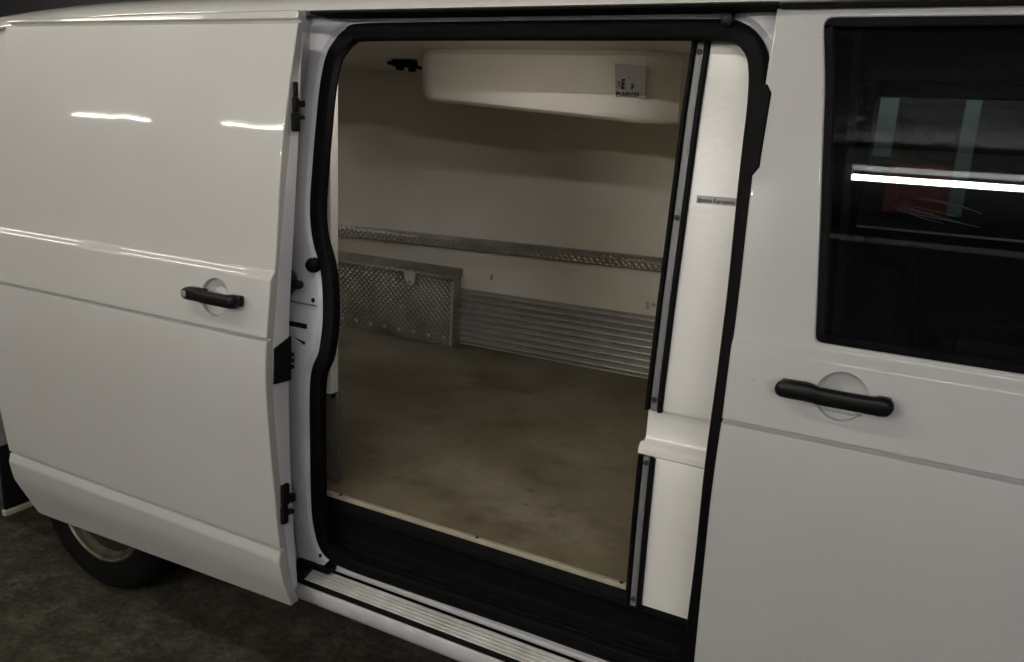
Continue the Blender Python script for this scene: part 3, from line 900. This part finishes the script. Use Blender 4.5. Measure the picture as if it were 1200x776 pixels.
# pieces on the door's front end face
def endbox(name, y0, y1, z0, z1, px=.004, mat='plastic', bev=.002):
    return box(name, XS - .002, XS + .0045 + px, y0, y1, z0, z1, mat, sd, bev=bev)
bm = bmesh.new()
pts = [(-.082, 1.004), (-.024, 1.000), (-.021, 1.114), (-.078, 1.094)]
loft(bm, [[Vector((x, y, z)) for y, z in pts] for x in (XS - .002, XS + .0095)])
finish('lock_plate', bm, 'matblack', sd, smooth=False)
for k in range(3):
    endbox('lock_tooth', -.031, -.016, 1.030 + .016 * k, 1.040 + .016 * k, px=.010)
bm = bmesh.new()
for y0, y1, z0, z1, px in ((-.004, .016, 1.612, 1.655, .010), (.000, .014, 1.6555, 1.69, .010), (.004, .013, 1.6905, 1.725, .008), (.0145, .030, 1.668, 1.684, .014), (.0145, .028, 1.640, 1.650, .014)):
    add_box(bm, XS - .03, XS + .0045 + px, y0, y1, z0, z1, .002)
finish('latch', bm, 'matblack', sd)
bm = bmesh.new()
for y0, y1, z0, z1, px in ((-.066, -.046, .615, .665, .010), (-.064, -.040, .6655, .725, .010), (-.0395, -.022, .668, .690, .014), (-.0455, -.028, .636, .648, .014)):
    add_box(bm, XS - .03, XS + .0045 + px, y0, y1, z0, z1, .003)
finish('latch', bm, 'matblack', sd)

# ------------------------------------------------------------------ front door with window
XF = -.286
fdo = rounded([(XF - .018, 1.895, .012), (.55, 1.895, .05), (1.02, 1.22, .2), (1.02, .36, .05), (XF - .001, .36, .02), (XF - .002, .945, 1.), (XF, 1.121, 1.), (XF - .006, 1.388, 1.), (XF - .013, 1.60, 1.)], 5)
win = rounded([(-.228, 1.8745, .022), (.50, 1.8745, .05), (.90, 1.289, .04), (-.150, 1.289, .02), (-.176, 1.526, 1.), (-.2045, 1.751, 1.)], 6)
HF = (-.086, 1.2055)
fd = skin('front_door', [fdo, win, circle(HF[0], HF[1], .048)], 0.0, prof_door, 'paint', VAN, r=.0045, depth=.035, label='closed white front door with a dark window')
dish('handle_recess', HF, .0525, 0.0, prof_door, .020, 'paint', fd)
pull_handle("handle", -.198, .002, 1.210, prof_door(1.210), 'plastic', fd, False)
b_ = bmesh.new(); rr = []
for z in (1.585, 1.60, 1.64, 1.69, 1.735, 1.75):
    e_ = .010 if z in (1.585, 1.75) else 0
    rr.append([Vector((x, prof_door(z) + y, z)) for x, y in ((-.325, .02), (-.325, -.001), (-.2945 - e_, -.004), (-.2915 - e_, -.001), (-.2915 - e_, .02))])
loft(b_, rr); finish('edge_cover', b_, 'rubber', fd)
def off_loop(lp, d):
    n = len(lp); out = []
    cx = sum(p[0] for p in lp) / n; cz = sum(p[1] for p in lp) / n
    for i in range(n):
        a = Vector(lp[i - 1]); b = Vector(lp[(i + 1) % n]); p = Vector(lp[i])
        t = (b - a)
        if t.length < 1e-6: out.append(lp[i]); continue
        t.normalize(); nn = Vector((t.y, -t.x))
        if nn.dot(p - Vector((cx, cz))) < 0: nn = -nn
        q = p + nn * d; out.append((q.x, q.y))
    return out
skin('window_frame', [off_loop(win, .003), off_loop(win, -.017)], .006, prof_door, 'rubber', fd, r=.003, depth=.02, feats=False)
def glass_sheet(name, x0, x1, z0, z1, slope, y_at, parent):
    b_ = bmesh.new()
    vv = []
    for dy in (0, .004):
        vv.append([Vector((x, y_at + slope * (z - z0) + dy, z)) for x, z in ((x0, z0), (x1[0], z0), (x1[1], z1), (x0 - .05, z1))])
    loft(b_, vv)
    return finish(name, b_, 'glass', parent, smooth=False)
glass_sheet('window_glass', -.160, (.92, .50), 1.280, 1.884, (base_prof(1.87) - base_prof(1.29)) / .58, base_prof(1.28) + .016, fd)
# vertical run channel seen behind the glass
b_ = bmesh.new()
loft(b_, [[Vector((x0, y0, z)), Vector((x0 + .014, y0, z)), Vector((x0 + .014, y0 + .02, z)), Vector((x0, y0 + .02, z))] for z, x0, y0 in ((1.27, -.118, .052), (1.87, -.172, .155))])
finish('glass_channel', b_, 'cab', fd)

# ------------------------------------------------------------------ cab interior and the far door seen through the glass
box('cab_back_wall', -.258, -.236, .205, 1.88, .56, 1.885, 'cab', VAN)
box('cab_floor', -.23, 1.0, .10, 1.88, .565, .60, 'cab', VAN)
box('dashboard', .72, 1.02, .12, 1.86, .60, 1.25, 'cab', VAN, bev=.05)
fw = bmesh.new()
for a in ((-.449, 1.05, .36, 1.350), (-.449, -.36, 1.3505, 1.83), (.75, 1.05, 1.3505, 1.83), (-.449, 1.05, 1.8305, 1.89)):
    add_box(fw, a[0], a[1], 1.88, 1.92, a[2], a[3])
fdoor = finish('far_front_door', fw, 'cab', VAN)
box('sill_trim', -.34, .74, 1.872, 1.8795, 1.346, 1.354, 'trim', fdoor)
b_ = bmesh.new(); add_box(b_, -.36, .75, 1.898, 1.902, 1.3505, 1.8305)
finish('window_glass', b_, 'glass', fdoor)
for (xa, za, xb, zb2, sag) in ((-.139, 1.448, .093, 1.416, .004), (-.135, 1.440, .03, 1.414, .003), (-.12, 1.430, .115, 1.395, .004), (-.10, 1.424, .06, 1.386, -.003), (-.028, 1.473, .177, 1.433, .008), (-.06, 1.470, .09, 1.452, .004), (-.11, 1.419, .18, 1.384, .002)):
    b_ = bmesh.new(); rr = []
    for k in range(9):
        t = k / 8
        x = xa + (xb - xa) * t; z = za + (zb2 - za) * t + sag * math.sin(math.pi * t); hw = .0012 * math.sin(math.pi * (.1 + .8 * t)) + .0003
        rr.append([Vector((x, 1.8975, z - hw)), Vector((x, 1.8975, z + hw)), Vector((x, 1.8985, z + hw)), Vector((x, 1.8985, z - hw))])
    loft(b_, rr); finish('pale_streak', b_, 'pale_streak', fdoor)  # thin pale strips laid over the far window glass
def seat(yc):
    rr = []
    for z, x0, x1, w_ in ((.60, -.02, .50, .22), (.80, -.06, .52, .23), (.90, -.09, .50, .235), (.96, -.11, .16, .235), (1.10, -.14, .06, .24), (1.24, -.16, .02, .23), (1.32, -.165, -.01, .20), (1.365, -.16, -.03, .14), (1.38, -.14, -.06, .06)):
        rr.append([Vector(((x0 + x1) / 2 + (x1 - x0) / 2 * math.copysign(abs(math.cos(a)) ** .6, math.cos(a)), yc + w_ * math.copysign(abs(math.sin(a)) ** .6, math.sin(a)), z)) for a in [2 * math.pi * k / 20 for k in range(20)]])
    b_ = bmesh.new(); loft(b_, rr)
    return b_
s = finish('seat', seat(.60), 'seat', VAN, angle=60)
s2 = finish('seat', seat(1.32), 'seat', VAN, angle=60)
# steering wheel
b_ = bmesh.new()
c0 = Vector((.20, .55, 1.24)); ax = Vector((-.45, 0, .9)).normalized(); u = Vector((0, 1, 0)); v_ = ax.cross(u)
rr = []
for k in range(32):
    a = 2 * math.pi * k / 32; d = u * math.cos(a) + v_ * math.sin(a)
    rr.append([c0 + d * (.19 + .014 * math.cos(q * math.pi / 4)) + ax * .014 * math.sin(q * math.pi / 4) for q in range(8)])
rr.append(rr[0]); vs = [[b_.verts.new(p) for p in r] for r in rr[:-1]]; vs.append(vs[0])
for A, B in zip(vs, vs[1:]):
    for i in range(8): b_.faces.new((A[i], A[(i + 1) % 8], B[(i + 1) % 8], B[i]))
add_box(b_, .10, .34, .50, .60, 1.20, 1.25, .01)
finish('steering_wheel', b_, 'cab', VAN)

# ------------------------------------------------------------------ tread-plate box over the far wheel arch
bx = thing('storage_box', 'long aluminium tread plate box against the far wall of the load space', 'box', (-2.4, 1.75, FZ))
BX0, BX1, BY0, BY1 = -2.95, -1.937, 1.706, 1.7785
box('body', BX0, BX1, BY0, BY1, FZ + .0015, .940, 'checker', bx, bev=.002)
bm = bmesh.new()
lsec = [(1.7005, .928), (1.7005, .946), (1.7035, .950), (1.777, .982), (1.779, .979), (1.779, .942), (1.706, .941), (1.704, .928)]
loft(bm, [[Vector((x, y, z)) for y, z in lsec] for x in (BX0 - .004, BX1 + .005)])
ld = finish('lid', bm, 'checker', bx, angle=20)
box('lid_edge', BX0 - .004, BX1 + .004, 1.6985, 1.7002, .943, .949, 'alu', ld)
bm = bmesh.new()
loft(bm, [[Vector((x, y, z)) for x, z in ((-2.214 + .004 * k, .946), (-2.146 - .004 * k, .944), (-2.152, .90), (-2.166, .884), (-2.186, .884), (-2.204, .905))] for k, y in ((0, 1.6975), (1, 1.690))])
lt = finish('latch', bm, 'lamp_body', bx, smooth=False)
disc('rivet', (-2.176, 1.6895, .897), (0, -1, 0), .005, .003, 'ink', bx, seg=8)
for k in range(11):
    disc('rivet', (-2.86 + .088 * k, 1.7055, .648 - .004 * (k % 2)), (0, -1, 0), .009, .004, 'alu', bx, seg=10)
for z in (.66, .72, .78, .84, .90):
    disc('rivet', (-1.9365, 1.765, z), (1, 0, 0), .006, .003, 'alu', bx, seg=8)
box('corner_trim', -1.948, -1.9335, 1.7028, 1.7055, .61, .926, 'alu', bx, bev=.001)
